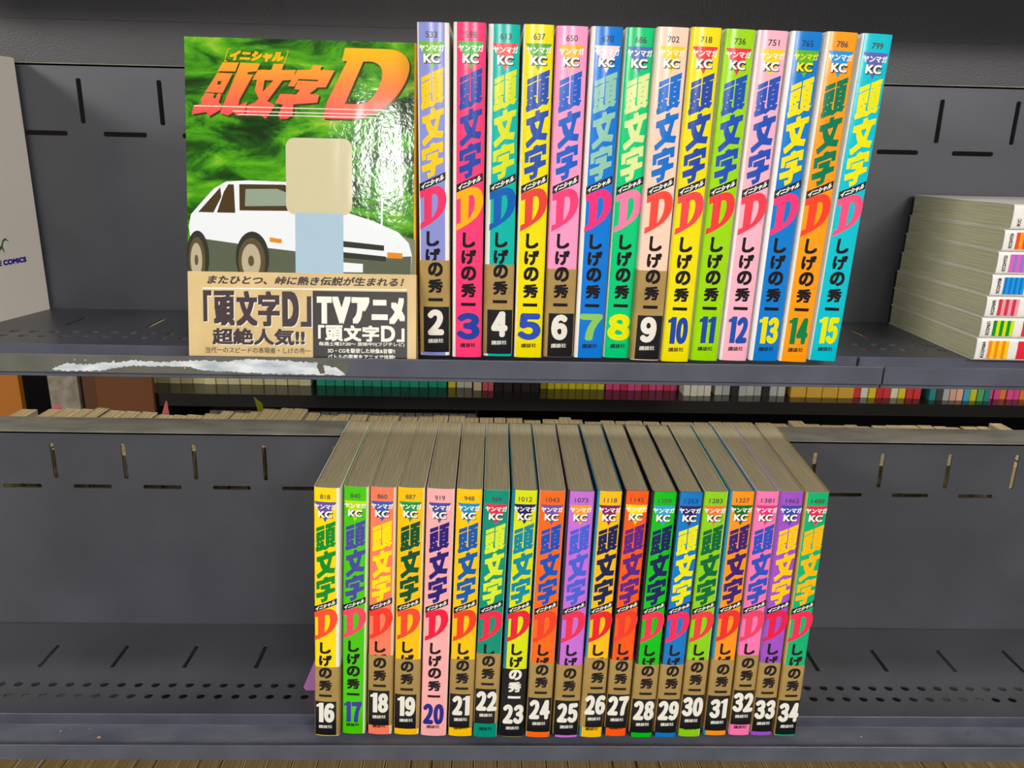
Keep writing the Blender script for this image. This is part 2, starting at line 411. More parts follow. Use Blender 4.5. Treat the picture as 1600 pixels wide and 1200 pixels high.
CT = {'p1':[(-43.1,167.6),(-34.3,167.7),(-36.3,162.8),(-46.1,162.7)],'p2':[(-33.3,167.7),(-22.6,167.4),(-24.5,163.2),(-29.2,162.6),(-29.8,161.5),(-26.5,161.2),(-34.2,147.6),(-34.8,144.4),(-30.0,146.5),(-31.7,139.3),(-35.9,138.6),(-37.5,140.7),(-40.7,138.7),(-45.1,140.0)],'p3':[(-46.1,161.9),(-37.7,161.7),(-43.4,150.9),(-53.0,151.2)],'p3h':[(-45.9,157.5),(-43.8,157.3),(-44.6,155.4),(-46.3,155.5)],'p4':[(-53.1,150.7),(-47.9,150.6),(-48.7,148.3),(-47.4,147.8),(-46.0,150.6),(-44.1,150.5),(-45.6,145.8),(-43.8,144.2),(-44.6,141.9),(-51.2,138.0),(-52.5,140.4),(-60.6,138.9),(-59.3,143.9),(-55.1,144.5),(-55.3,147.6)],'q':[(-23.7,164.0),(-16.5,164.2),(-15.2,167.5),(-9.4,167.7),(-10.7,164.3),(-2.8,164.5),(-5.0,159.0),(-10.3,158.6),(-18.9,147.2),(-14.6,144.9),(-17.9,140.1),(-20.0,137.4),(-23.2,140.0),(-31.1,138.8),(-30.0,144.6),(-25.8,146.2),(-23.6,148.4),(-25.7,152.8),(-24.5,158.5),(-27.1,158.5)],'qh':[(-20.3,158.5),(-15.3,158.5),(-21.4,152.1)],'r1':[(-2.0,164.6),(5.2,164.8),(6.8,167.4),(11.6,167.3),(10.5,164.9),(18.5,164.8),(13.6,155.5),(8.0,155.2),(9.4,159.4),(-1.5,159.6),(-3.9,155.4),(-7.4,155.6)],'r2':[(-1.8,158.8),(9.6,158.6),(8.3,154.6),(4.3,151.7),(9.9,151.3),(8.8,147.0),(-4.5,145.7),(-4.9,139.9),(-8.3,137.7),(-11.8,137.6),(-13.1,139.7),(-12.0,141.8),(-10.4,145.5),(-14.6,146.0),(-11.7,151.3),(-2.9,151.2),(-0.8,153.6),(-3.9,154.1)]}


def m_title(xo):
    F = Flat(); sh = lambda L: [(x + xo, z) for x, z in L]
    for loops in ([TT['a1']], [TT['a2']] + TT['ah'], [TT['b'], TT['bh']], [TT['c1']], [TT['c2']]):
        v, f = fill2d([sh(l) for l in loops]); F.shape(v, f)
    return F.mesh('title_lettering', CURV)


def m_reading(xo):
    F = Flat(); k = .47; F.poly([(-7.2 + xo, 94.0 + .2), (7.2 + xo, 100.9), (7.2 + xo, 105.2), (-7.2 + xo, 98.5)], 0)
    F.text('イニシャル', -6.3 + xo, 97.9, 6.4 + xo, 101.3, (.16, .18), kz=k, kx=.2, mi=1, d=.1)
    return F.mesh('reading_label', CURV)


def m_initial(xo):
    cv = lambda L: [((u - 400) / 11.57 + xo, 97.6 - (v - 8) * .0815) for u, v in L]
    o = cv([(318, 50), (345, 37), (395, 16), (430, 9), (455, 16), (474, 34), (485, 62), (489, 95), (486, 128), (476, 162), (458, 195), (436, 222), (405, 248), (370, 273), (318, 305), (320, 262), (345, 250), (345, 86), (319, 96)])
    i = cv([(397, 68), (416, 62), (428, 70), (434, 90), (435, 118), (431, 150), (422, 180), (408, 208), (394, 226)])
    v, f = fill2d([smooth(o, (0, 14, 15, 16, 17, 18), 3), smooth(i, (0, 8), 3)]); F = Flat(); F.shape(v, f)
    return F.mesh('initial_letter', CURV)


def m_author(xo, band):
    F = Flat(); b = (.42, .42)
    if not band:
        F.text('し', -3.6 + xo, 64, 3.6 + xo, 72.5, b); F.text('げ', -4.2 + xo, 54.6, 4.2 + xo, 63, b)
        F.text('の', -4.3 + xo, 45.3, 4.3 + xo, 53.6, b); F.text('秀', -4.3 + xo, 35.6, 4.3 + xo, 43.7, (.38, .36)); F.text('一', -4.2 + xo, 29, 4.2 + xo, 34, (.3, .55))
    else:
        F.text('の', -4.2 + xo, 44.8, 4.2 + xo, 53.0, b, d=.07); F.text('秀', -4.3 + xo, 35.3, 4.3 + xo, 43.4, (.38, .36), d=.07); F.text('一', -4.2 + xo, 28.8, 4.2 + xo, 33.8, (.3, .55), d=.07)
    return F.mesh('author_lettering', CURV)


def m_number(n, xo, z0, z1, wide):
    F = Flat(); s = str(n); k = -.0 if len(s) == 1 else .06
    if len(s) == 1:
        w = 13.6 if wide else 9.6
        F.text(chr(0xFF10 + n), -w / 2 + xo, z0, w / 2 + xo, z1, (1.35 if wide else 1.1, 1.1), d=.08, n=12)
    else:
        a, b = [chr(0xFF10 + int(c)) for c in s]
        wa = 4.9 if s[0] == '1' else 6.9; wb = 4.9 if s[1] == '1' else 6.9; x = -(wa + wb + .1) / 2 + xo
        for ch, w_ in ((a, wa), (b, wb)):
            if ch == '１':
                hh = z1 - z0; F.poly([(x + w_ * a_, z0 + hh * b_ + .05 * w_ * (a_ - .5)) for a_, b_ in ((0, .78), (0, .9), (.22, .92), (.42, 1.0), (.96, 1.0), (.96, 0), (.34, 0), (.34, .80))], 0, .08)
            else: F.text(ch, x, z0, x + w_, z1, (.95, 1.0), kz=.05, d=.08, n=12)
            x += w_ + .1
    return F.mesh('volume_number', CURV)


def m_publisher(xo, z, d=.06):
    F = Flat(); F.text('講談社', -4.5 + xo, z, 4.5 + xo, z + 2.6, (.06, .05), kz=.05, d=d, n=4)
    return F.mesh('publisher_lettering', CURV)


def m_emblem(xo):
    F = Flat(); F.poly([(-6.9 + xo, 172.1), (6.9 + xo, 172.1), (xo, 158.4)], 0)
    F.text('KC', -4.0 + xo, 161.0, 4.7 + xo, 165.6, (.5, .45), mi=2, d=.08)
    F.text('KC', -4.35 + xo, 161.4, 4.35 + xo, 166.0, (.26, .2), mi=1, d=.12)
    F.text('ヤンマガ', -6.7 + xo, 167.2, 6.7 + xo, 170.6, (.13, .12), mi=1, d=.1)
    return F.mesh('imprint_emblem', CURV)


def m_serial(n, xo):
    F = Flat(); w = 3.1 * len(str(n)) / 3
    F.text(str(n), -w + xo, 173.9, w + xo, 177.0, (.05, .05), n=4)
    return F.mesh('serial_number', CURV)


# number, x, y, lean, width, shift of the left back edge, of the right back edge, spine, title, initial, triangle, number colour, serial, coloured strip (fractions), print offset, side colour, band (bottom, height)
V = [
 (2, -33.85, 19.6, 0.0, 17.6, '8b93d6', 'ffcb00', 'ee3366', '6fb92c', None, 533, (.05, .86), -.8, 'efeae2', (2.1, 54)),
 (3, -14.95, 16.3, .2, 17.6, 'ff3d77', '1f45a8', 'ffb000', '4db848', '2340a0', 598, (.11, 1), .7, 'efe6de', None),
 (4, 3.18, 19.9, .28, 17.4, '00b5a8', 'd8e020', '0a5fb5', 'e8504f', None, 613, (.16, 1), .8, 'f0ede6', (1.5, 52.8)),
 (5, 21.12, 17.8, .38, 16.7, 'f2e000', '2850b0', 'e8443a', '58a82a', '2d4fb5', 637, (.07, 1), .3, 'f0ead0', None),
 (6, 39.3, 20.0, .29, 17.6, 'ff9cc8', '1560c8', 'f5407a', 'f5b000', None, 650, (.03, 1), 0, 'f6c6dc', (.2, 52.2)),
 (7, 57.14, 19.0, .54, 17.4, '0a78d8', '8fc6b4', 'ee2f7d', 'ffd8e4', '8cc860', 670, (.13, 1), .5, 'f0ece4', None),
 (8, 74.23, 20.0, .88, 16.1, '00c878', 'dce89c', 'f77ca8', '4a6cb8', 'e8e800', 686, (.04, .97), .2, 'e8efe4', None),
 (9, 90.58, 15.2, .88, 17.4, 'ffd2bc', '1270d0', 'ff4a3d', 'f0d000', None, 702, (.04, 1), .3, 'f4e6da', (.6, 52.4)),
 (10, 107.83, 13.2, .91, 16.5, 'f0e000', '2448a8', 'f5484a', 'ee3a3a', '1e46a6', 718, (0, 1), -.1, 'efe9d0', None),
 (11, 125.64, 16.4, 1.2, 17.1, '9bd800', '1c4fb4', 'f03c3c', 'ee3040', '1a4a9c', 736, (0, .97), .1, 'f2f0e4', None),
 (12, 143.75, 17.7, 1.19, 16.9, 'ffb4c8', '2350b8', 'f23f50', 'f5d000', '2250b0', 751, (.10, 1), .6, 'f0e8e4', None),
 (13, 161.98, 17.9, 1.23, 17.5, '0a7ad0', 'f5e000', 'f03878', '5ab41e', 'eee000', 765, (.13, 1), .7, 'eef0f2', None),
 (14, 179.51, 16.9, 1.59, 17.4, 'ff9c0c', '007850', 'f54228', '2a94dc', '0a8048', 786, (.10, 1), .4, 'f0ebe2', None),
 (15, 198.65, 20.2, 2.03, 17.2, '00bfd0', 'eee400', 'f25080', '6060b8', 'e8e800', 799, (.07, 1), .4, 'eef2f2', None),
 (16, -107.51, 11.7, 2.48, 16.7, 'ffdc00', '008c28', 'ff5028', '6450a8', None, 818, (0, .86), -1.0, 'f0efe4', (.7, 53.3)),
 (17, -90.19, 13.8, 2.56, 15.9, '46c800', '4848a0', 'f04860', 'b8e000', '3c3c98', 840, (0, .92), -.5, 'd8e6b0', None),
 (18, -72.41, 13.4, 2.18, 16.4, 'ff7e5c', 'ffe400', 'ff3a28', '3a5cb8', None, 860, (0, .91), -.5, 'e8d8b8', (7.4, 54.6)),
 (19, -54.46, 13.2, 1.91, 17.1, 'ffc400', '00502c', 'f54a30', '109848', None, 887, (0, .94), -.2, 'f0e6c0', (4.9, 54.3)),
 (20, -36.08, 12.1, 1.86, 17.7, 'ffb0b0', '281878', 'ee1840', '4848a0', '282888', 919, (.02, .95), -.3, 'f0dcd8', None),
 (21, -17.96, 11.9, 1.73, 16.3, 'ffc800', '1058a8', 'f04020', '1090c0', None, 948, (.03, .96), 0, 'e8dcae', (6.8, 53.5)),
 (22, -1.05, 11.1, 1.7, 16.3, '009078', 'd8ec30', 'ee2848', 'e03050', None, 969, (.03, .97), 0, 'cfe0d4', (11.0, 54.5)),
 (23, 16.74, 11.6, 1.54, 16.4, 'dce400', '0088a0', 'e82038', '1c1c5c', None, 1012, (.13, .98), .5, '1a7f92', (.4, 53.2)),
 (24, 34.76, 11.1, 1.22, 16.5, 'ff6a14', '1850b8', 'f04028', '7850a8', None, 1043, (.04, .97), .2, 'eed8c0', (4.5, 54.1)),
 (25, 53.49, 11.1, .88, 17.3, 'c870dc', '4860d8', 'ee3050', 'ffa020', None, 1073, (.10, 1), .4, '3a2c44', (2.0, 55)),
 (26, 70.75, 11.5, 1.08, 15.8, 'ffc010', '141e50', 'e8202c', '8c2060', None, 1118, (.11, 1), .5, '3a93b0', (8.1, 54.1)),
 (27, 87.75, 12.6, 1.1, 15.5, 'ff5a10', '5c2080', 'ee3c28', 'ffe000', None, 1145, (.05, 1), .2, '2c2430', (6.6, 53.5)),
 (28, 104.98, 11.5, .99, 16.2, '00c010', '141e58', 'f03050', '30a8d0', None, 1209, (.09, 1), .4, '26302a', (3.8, 53.7)),
 (29, 121.82, 11.7, .86, 15.6, '0878c8', 'eee800', 'f02860', '302068', None, 1253, (.06, 1), .4, '1f2c44', (3.7, 53.7)),
 (30, 138.67, 12.4, .6, 15.3, '8cd010', '006838', 'f03c40', 'f07828', None, 1283, (.02, .95), 0, 'dce4b4', (6.3, 54.4)),
 (31, 156.7, 13.8, .21, 16.0, 'ff9614', '3c1c70', 'f02c28', '0a7020', None, 1327, (.10, 1), .4, '2f93b4', (3.9, 56)),
 (32, 173.59, 14.0, -.03, 14.7, 'ff78b4', '2c50c0', 'f04068', 'e83080', None, 1381, (.02, .97), 0, 'f0dce4', (8.8, 54.7)),
 (33, 188.99, 14.0, -.03, 14.9, 'a050c8', 'ffc800', 'e81848', '3c48b0', None, 1462, (.03, 1), .2, 'c8b8d4', (3.1, 54.6)),
 (34, 205.31, 13.6, -.18, 15.0, '00b070', 'ffb800', 'f02850', 'e02850', None, 1488, (.05, 1), .3, 'c9b060', (1.1, 55)),
]
TOPX = {}      # lower row: fan of the page tops (left back edges, mm)
BACKX = [-108.7, -91.5, -74.6, -55.9, -39.7, -22.2, -4.1, 13.1, 31.4, 49.2, 67.4, 85.0, 102.4, 119.6, 136.8, 154.0, 171.2, 188.4, 205.3, 222.0]
NAMES = {2: ('lilac', 'yellow'), 3: ('hot pink', 'dark blue'), 4: ('turquoise', 'lime yellow'), 5: ('bright yellow', 'blue'), 6: ('light pink', 'blue'), 7: ('blue', 'pale teal'), 8: ('emerald green', 'pale cream'), 9: ('pale peach', 'blue'),
 10: ('lemon yellow', 'navy blue'), 11: ('lime green', 'blue'), 12: ('baby pink', 'blue'), 13: ('blue', 'yellow'), 14: ('orange', 'dark green'), 15: ('cyan', 'yellow'), 16: ('yellow', 'green'), 17: ('vivid green', 'violet blue'), 18: ('salmon', 'yellow'),
 19: ('amber yellow', 'dark green'), 20: ('pale pink', 'indigo'), 21: ('golden yellow', 'blue'), 22: ('deep teal', 'lime yellow'), 23: ('yellow-green', 'teal'), 24: ('orange', 'blue'), 25: ('orchid purple', 'blue'), 26: ('golden yellow', 'navy'),
 27: ('red-orange', 'purple'), 28: ('bright green', 'navy'), 29: ('mid blue', 'yellow'), 30: ('lime green', 'dark green'), 31: ('orange', 'indigo'), 32: ('bubblegum pink', 'blue'), 33: ('purple', 'golden'), 34: ('sea green', 'golden')}


def make_volume(rec):
    (n, X, Y, lean, w, cs, ct, cd, ctri, cn, ser, (fl, fr), xo, side, band) = rec
    upper = n < 16; a = math.radians(lean); z0 = (ZU if upper else ZU - H2) * 1000
    w -= .45
    bl, br = -w / 2, w / 2
    if not upper:                                      # fore-edges fan out a little towards the right
        tx = X + math.sin(a) * BH; i = n - 16
        bl = BACKX[i] + .42 - tx; br = BACKX[i + 1] - .42 - tx
        bl = max(-w / 2 - 1.0, bl); 
    c1, c2 = NAMES[n]
    where = 'upper shelf' if upper else 'lower shelf'
    tail = f'gold and black band numbered {n}' if band else f'no band, big numeral {n}'
    if n == 23: tail = 'all-black band numbered 23'
    root = empty('paperback_book', (X * .001, Y * .001, (z0 + abs(math.sin(a)) * w / 2 + .05) * .001), (0, a, 0),
                 label=f'{c1} comic paperback, {c2} title, {tail}, {where}', cat='book', group='numbered comic volumes on the upper shelf' if upper else 'numbered comic volumes on the lower shelf')
    xl, xr = -w / 2 + fl * w, -w / 2 + fr * w
    cf = (lambda x, y: 0 if (xl - .01 <= x <= xr + .01 and y < 3) or (y < 4 and fl <= .03 and x < 0) or (y < 4 and fr >= .99 and x > 0) else 1)
    mb = MB(); out = profile(w, bl, br, marks=(xl, xr)); inn = profile(w - .9, bl + .45, br - .45, off=-.0, marks=(xl * .96, xr * .96))
    if len(inn) != len(out): inn = [(x * .95, y + .45 if y < 100 else y) for x, y in out]
    else: inn = [(x, y + .45 if y < 100 else y) for x, y in inn]
    shell(mb, out, inn, 0, BH, cf)
    cover = obj('cover', mb.mesh('cover', smooth=True), [gloss(cs), gloss(side)], root)
    ins = [(x * .985, y + .35 if y < 100 else BD - 1.2) for x, y in inn]
    mb = MB(); mb.prism_z(ins, .35, BH - .5)
    obj('page_block', mb.mesh('page_block'), [PAGES], root)
    dark = '1c1418'
    obj('serial_number', cached(('ser', ser, xo), lambda: m_serial(ser, xo)), [ink('4a4446' if n not in (7, 13, 29) else '123a66')], cover)
    obj('imprint_emblem', cached(('emb', xo), lambda: m_emblem(xo)), [ink(ctri), ink('f4f2ea' if n != 13 else 'f0e400'), ink('2a2626')], cover)
    obj('title_lettering', cached(('tit', xo), lambda: m_title(xo)), [ink(ct)], cover)
    obj('reading_label', cached(('rea', xo), lambda: m_reading(xo)), [BLACKP, ink('f4f2ea')], cover)
    obj('initial_letter', cached(('ini', xo), lambda: m_initial(xo)), [ink(cd)], cover)
    obj('author_lettering', cached(('aut', xo), lambda: m_author(xo, False)), [ink(dark)], cover)
    if band is None:
        obj('volume_number', cached(('num', n, xo), lambda: m_number(n, xo, 10.6 if upper else 9.2, 26.6 if upper else 25.6, True)), [ink(cn)], cover)
    if band is None or band[0] > 6:
        obj('publisher_lettering', cached(('pub', xo, band is None), lambda: m_publisher(xo, 6.0 if band is None else 5.4)), [ink(dark)], cover)
    if band is not None:
        zb, hb = band; mb = MB()
        bx = -w / 2 + (.12 if n in (2, 4, 6, 9) else (.22 if n == 26 else .02)) * w; bx2 = w / 2 - (.03 if n not in (16, 18, 19, 21, 22) else .12) * w
        bo = profile(w, bl, br, D=BD - 1, off=.28, marks=(bx, bx2)); bi = profile(w, bl, br, D=BD - 1, off=.06, marks=(bx, bx2))
        zk = zb + hb * .502
        bf = (lambda x, y: 1)
        kf = (lambda x, y: 2 if bx - .02 <= x <= bx2 + .02 and y < 4 else 1)
        if n == 23: kf = lambda x, y: 2
        shell(mb, bo, bi, zb, zk, kf); shell(mb, bo, bi, zk, zb + hb, bf if n != 23 else kf)
        bd = obj('paper_band', mb.mesh('paper_band', smooth=True), [GOLD, GOLD, BLACKP], root)
        if n == 23: bd['label'] = 'black paper band'
        xb = xo if n not in (2,) else .6
        if n == 26: xb = 1.4
        L = lambda nm, me, mats: obj(nm, me, mats, bd, (0, -.00028, zb * .001))
        L('author_lettering', cached(('auB', xb), lambda: m_author(xb, True)), [ink(dark) if n != 23 else OFFW])
        L('volume_number', cached(('nuB', n, xb), lambda: m_number(n, xb, 10.2, 25.6, False)), [OFFW])
        L('publisher_lettering', cached(('puB', xb), lambda: m_publisher(xb, 5.6, .08)), [OFFW])
    return root


for rec in V: make_volume(rec)

# ================================================================== VOLUME SHOWN FACE ON
def face_on_book():
    W, Hh, T = 128.0, 181.0, 16.0; LEAN = -.2071
    root = empty('paperback_book', (-.10819, .00548, ZU - .00302), (LEAN, 0, .0183), label='face-on comic paperback with green forest cover and gold band, left of the spines', cat='book')
    foliage, nt, ln, b = base_mat('forest_cover_print', rgb('2c6a14'), 0.09, 0.5)
    tc = nt.new('ShaderNodeTexCoord'); mp = nt.new('ShaderNodeMapping'); mp.inputs['Scale'].default_value = (.8, 1, 1.9)
    n1 = nt.new('ShaderNodeTexNoise'); n1.inputs['Scale'].default_value = 34; n1.inputs['Detail'].default_value = 9; n1.inputs['Roughness'].default_value = .62; n1.inputs['Distortion'].default_value = .8
    cr = nt.new('ShaderNodeValToRGB'); e = cr.color_ramp.elements
    e[0].position = .34; e[0].color = rgb('12300a'); e[1].position = .70; e[1].color = rgb('a0c03c')
    for pp, hh in ((.43, '1e5210'), (.5, '3a8812'), (.59, '5cac14')): q = e.new(pp); q.color = rgb(hh)
    ln.new(tc.outputs['Object'], mp.inputs[0]); ln.new(mp.outputs[0], n1.inputs['Vector']); ln.new(n1.outputs[0], cr.inputs[0]); ln.new(cr.outputs[0], b.inputs['Base Color'])
    # wavy lamination
    mp2 = nt.new('ShaderNodeMapping'); mp2.inputs['Scale'].default_value = (1.6, 1, .5)
    n2 = nt.new('ShaderNodeTexNoise'); n2.inputs['Scale'].default_value = 26; n2.inputs['Detail'].default_value = 2
    n3 = nt.new('ShaderNodeTexNoise'); n3.inputs['Scale'].default_value = 380
    ad = nt.new('ShaderNodeMath'); ad.operation = 'MULTIPLY_ADD'; ad.inputs[1].default_value = .16
    bp = nt.new('ShaderNodeBump'); bp.inputs['Strength'].default_value = .22; bp.inputs['Distance'].default_value = .0018
    ln.new(tc.outputs['Object'], mp2.inputs[0]); ln.new(mp2.outputs[0], n2.inputs['Vector']); ln.new(tc.outputs['Object'], n3.inputs['Vector'])
    ln.new(n3.outputs[0], ad.inputs[0]); ln.new(n2.outputs[0], ad.inputs[2]); ln.new(ad.outputs[0], bp.inputs['Height']); ln.new(bp.outputs[0], b.inputs['Normal'])
    bump_src = (mp2, n2, n3)

    def glossink(h, grad=None):
        k = 'cover_ink' + h
        if k in MATS: return MATS[k]
        m_, t_, l_, b_ = base_mat(k, rgb(h), .09, .5)
        tc_ = t_.new('ShaderNodeTexCoord'); mm = t_.new('ShaderNodeMapping'); mm.inputs['Scale'].default_value = (1.6, 1, .5)
        nn = t_.new('ShaderNodeTexNoise'); nn.inputs['Scale'].default_value = 26; nn.inputs['Detail'].default_value = 2
        bb = t_.new('ShaderNodeBump'); bb.inputs['Strength'].default_value = .22; bb.inputs['Distance'].default_value = .0018
        l_.new(tc_.outputs['Object'], mm.inputs[0]); l_.new(mm.outputs[0], nn.inputs['Vector']); l_.new(nn.outputs[0], bb.inputs['Height']); l_.new(bb.outputs[0], b_.inputs['Normal'])
        if grad:
            sx = t_.new('ShaderNodeSeparateXYZ'); mr = t_.new('ShaderNodeMapRange'); r_ = t_.new('ShaderNodeValToRGB')
            mr.inputs['From Min'].default_value = .138; mr.inputs['From Max'].default_value = .176
            for i, hh in enumerate(grad[:2]): r_.color_ramp.elements[i].color = rgb(hh)
            q = r_.color_ramp.elements.new(.5); q.color = rgb(grad[2])
            l_.new(tc_.outputs['Object'], sx.inputs[0]); l_.new(sx.outputs[2], mr.inputs[0]); l_.new(mr.outputs[0], r_.inputs[0]); l_.new(r_.outputs[0], b_.inputs['Base Color'])
        MATS[k] = m_
        return m_

    # jacket: front, right-hand spine, back
    h = W / 2; r = 1.2
    out = [(-h, 0), (h - r, 0), (h - .35, .35), (h, r), (h, T - r), (h - .35, T - .35), (h - r, T), (-h, T)]
    inn = [(-h, .45), (h - r - .1, .45), (h - .7, .75), (h - .45, r + .1), (h - .45, T - r - .1), (h - .7, T - .75), (h - r - .1, T - .45), (-h, T - .45)]
    mb = MB(); n = len(out)
    for i in range(n - 1):
        mi = 0 if i == 0 else 1
        for z0, z1 in ((0, Hh),):
            mb.add([(out[i][0], out[i][1], z0), (out[i + 1][0], out[i + 1][1], z0), (out[i + 1][0], out[i + 1][1], z1), (out[i][0], out[i][1], z1)], [(0, 1, 2, 3)], mi)
            mb.add([(inn[i][0], inn[i][1], z0), (inn[i + 1][0], inn[i + 1][1], z0), (inn[i + 1][0], inn[i + 1][1], z1), (inn[i][0], inn[i][1], z1)], [(3, 2, 1, 0)], 2)
            for z in (z0, z1): mb.add([(out[i][0], out[i][1], z), (out[i + 1][0], out[i + 1][1], z), (inn[i + 1][0], inn[i + 1][1], z), (inn[i][0], inn[i][1], z)], [(0, 1, 2, 3)], 2)
    for i in (0, n - 1): mb.add([(out[i][0], out[i][1], 0), (inn[i][0], inn[i][1], 0), (inn[i][0], inn[i][1], Hh), (out[i][0], out[i][1], Hh)], [(0, 1, 2, 3)], 2)
    cover = obj('cover', mb.mesh('cover'), [foliage, gloss('f0a810'), gloss('e8e6dc')], root)
    mb = MB(); mb.box(-h + 1.0, .7, .5, h - 1.2, T - .7, Hh - .6)
    obj('page_block', mb.mesh('page_block'), [PAGES], root)

    # plain stand-in picture: a generic white car and blank panels in front of the trees
    F = Flat()
    def ell(cx, cz, rx, rz, n=28): return [(cx + rx * math.cos(2 * math.pi * i / n), cz + rz * math.sin(2 * math.pi * i / n)) for i in range(n)]
    F.poly([(-63.5, 50), (63.5, 50), (63.5, 72), (50, 75), (-40, 62), (-63.5, 66)], 5)                                        # road
    F.poly([(-63.4, 77), (-62, 84), (-55, 92), (-49, 98.5), (-42, 102.6), (-30, 103.4), (-9, 103), (2, 99), (22, 87.5), (40, 82), (54, 76), (60, 70), (61.8, 63), (61, 52), (-60, 52)], 0)
    F.poly([(-58, 85.3), (-52, 92), (-45.5, 99.3), (-45, 94), (-49.5, 85.2)], 1)
    F.poly([(-47.6, 85.2), (-43.5, 97), (-41, 101), (-38, 101), (-37.4, 85.2)], 1)
    F.poly([(-35, 86.6), (-35, 101.2), (-10, 101.4), (0, 97.5), (14, 88.2), (10, 87)], 1)
    F.poly([(-32, 89), (-31.5, 98.6), (-14, 99), (-6, 96), (2, 90)], 6)
    F.poly([(-63.2, 71.5), (-20, 66), (30, 60.8), (61.5, 62.5), (61, 52), (-61, 52)], 2)
    F.poly([(-57, 73.5), (-28, 70.4), (-28, 68.6), (-57, 71.6)], 0)
    F.poly([(18, 71), (46, 68.4), (46, 65.4), (18, 67.6)], 3)
    F.poly([(20, 64.6), (47, 62.2), (47, 59.4), (20, 61.4)], 3)
    F.poly([(22, 58.6), (34, 57.8), (34, 53), (22, 53)], 0)
    F.poly([(-18.4, 71.9), (-11.7, 71.0), (-11.7, 68.6), (-18.4, 69.4)], 4); F.poly([(47.8, 64.6), (56.4, 64.2), (56.4, 61.1), (47.8, 61.3)], 4)
    for cx, rx in ((-59, 4.6), (-28.5, 7.6)):
        F.poly(ell(cx + .4, 60, rx + 1.8, 15), 3); F.poly(ell(cx, 58.5, rx, 13), 7); F.poly(ell(cx - .4, 58.5, rx * .7, 9.6), 8); F.poly(ell(cx - .4, 58.5, rx * .22, 3), 7)
    F.poly([(44, 74.5), (45, 74.5), (45.4, 95), (44.4, 95.4)], 0)
    obj('printed_car', F.mesh('printed_car'), [glossink('e9edf2'), glossink('4a3a22'), glossink('59604e'), glossink('33342c'), glossink('e08a1c'), glossink('7c8068'), glossink('8fa08c'), glossink('5c5038'), glossink('b9ac90')], cover)['label'] = 'plain white printed car'
    F = Flat(); 
    def rr(x0, z0, x1, z1, r):
        o = []
        for cx, cz, a0 in ((x1 - r, z1 - r, 0), (x0 + r, z1 - r, 90), (x0 + r, z0 + r, 180), (x1 - r, z0 + r, 270)):
            o += [(cx + r * math.cos(math.radians(a0 + t)), cz + r * math.sin(math.radians(a0 + t))) for t in range(0, 91, 15)]
        return o
    F.poly(rr(-9, 85, 28, 127.5, 5), 0, .1); F.poly(rr(-4, 50, 23, 86, 1.5), 1, .1)
    obj('printed_panel', F.mesh('printed_panel'), [glossink('cfc6a2'), glossink('a9c4d6')], cover)['label'] = 'plain beige panel over a pale blue panel'

    # title
    F = Flat()
    Dl = [(24.3, 177.2), (22.6, 170.0), (25.4, 170.0), (14.2, 147.6), (11.8, 138.4), (28.5, 138.4), (37, 140.6), (45.5, 145), (51.5, 150), (56.6, 157), (59.6, 164), (60, 169.5), (57.5, 174), (52.5, 176.6), (46, 177.2)]
    Di = [(34.4, 170), (39.5, 170), (43.6, 168), (45, 163.6), (43.9, 158.5), (41.6, 153.6), (38.4, 149.6), (33.6, 147), (24, 146.6)]
    for mi, d, dx, dz in ((1, .12, 1.0, -.9), (0, .2, 0, 0)):
        for loops in (['p1'], ['p2'], ['p3', 'p3h'], ['p4'], ['q', 'qh'], ['r1'], ['r2']):
            v, f = fill2d([[(x + dx, z + dz) for x, z in CT[l]] for l in loops]); F.shape(v, f, mi, d)
        v, f = fill2d([[(x + dx, z + dz) for x, z in smooth(Dl, (0, 1, 2, 3, 4, 5, 14))], [(x + dx, z + dz) for x, z in smooth(Di, (0, 8))]]); F.shape(v, f, mi, d)
    F.text('イニシャル', -39.2, 168.4, -9.6, 174.2, (.45, .42), kx=.3, mi=2, d=.2)
    for sx, q in ((-41.3, 1), (-8.2, -1)):
        F.poly([(sx - 1, 168), (sx - .6, 168), (sx + 1.5, 175), (sx + 1.1, 175)], 2, .2)
        F.poly([(sx + 1.1, 174.6), (sx + 1.5 + 1.2 * q, 174.6), (sx + 1.5 + 1.2 * q, 175), (sx + 1.1, 175)], 2, .2); F.poly([(sx - 1, 168), (sx - .6 + 1.2 * q, 168), (sx - .6 + 1.2 * q, 168.4), (sx - 1, 168.4)], 2, .2)
    for xa, xb, z in ((-59.2, 48, 143.6), (-38, 43.5, 141.2), (-35, 40.5, 139.4)): F.poly([(xa, z - .25), (xb, z - .25), (xb, z + .25), (xa, z + .25)], 3, .34)
    obj('title_lettering', F.mesh('title_lettering'), [glossink('f08a1e', ('ee4a58', 'f8ba08', 'f4823c')), glossink('3a3c14'), glossink('f4b418'), glossink('f6ead8')], cover)

    # gold band with print
    o_ = .35; mb = MB(); zt = 52.2
    bo = [(-h - o_, T + o_), (-h - o_, -o_), (h + o_, -o_), (h + o_, T + o_)]; bi = [(-h - .05, T + .05), (-h - .05, -.05), (h + .05, -.05), (h + .05, T + .05)]
    for i in range(3):
        mb.add([(*bo[i], 0), (*bo[i + 1], 0), (*bo[i + 1], zt), (*bo[i], zt)], [(0, 1, 2, 3)], 0); mb.add([(*bi[i], 0), (*bi[i + 1], 0), (*bi[i + 1], zt), (*bi[i], zt)], [(3, 2, 1, 0)], 0)
        for z in (0, zt): mb.add([(*bo[i], z), (*bo[i + 1], z), (*bi[i + 1], z), (*bi[i], z)], [(0, 1, 2, 3)], 0)
    for i in (0, 3): mb.add([(*bo[i], 0), (*bi[i], 0), (*bi[i], zt), (*bo[i], zt)], [(0, 1, 2, 3)], 0)
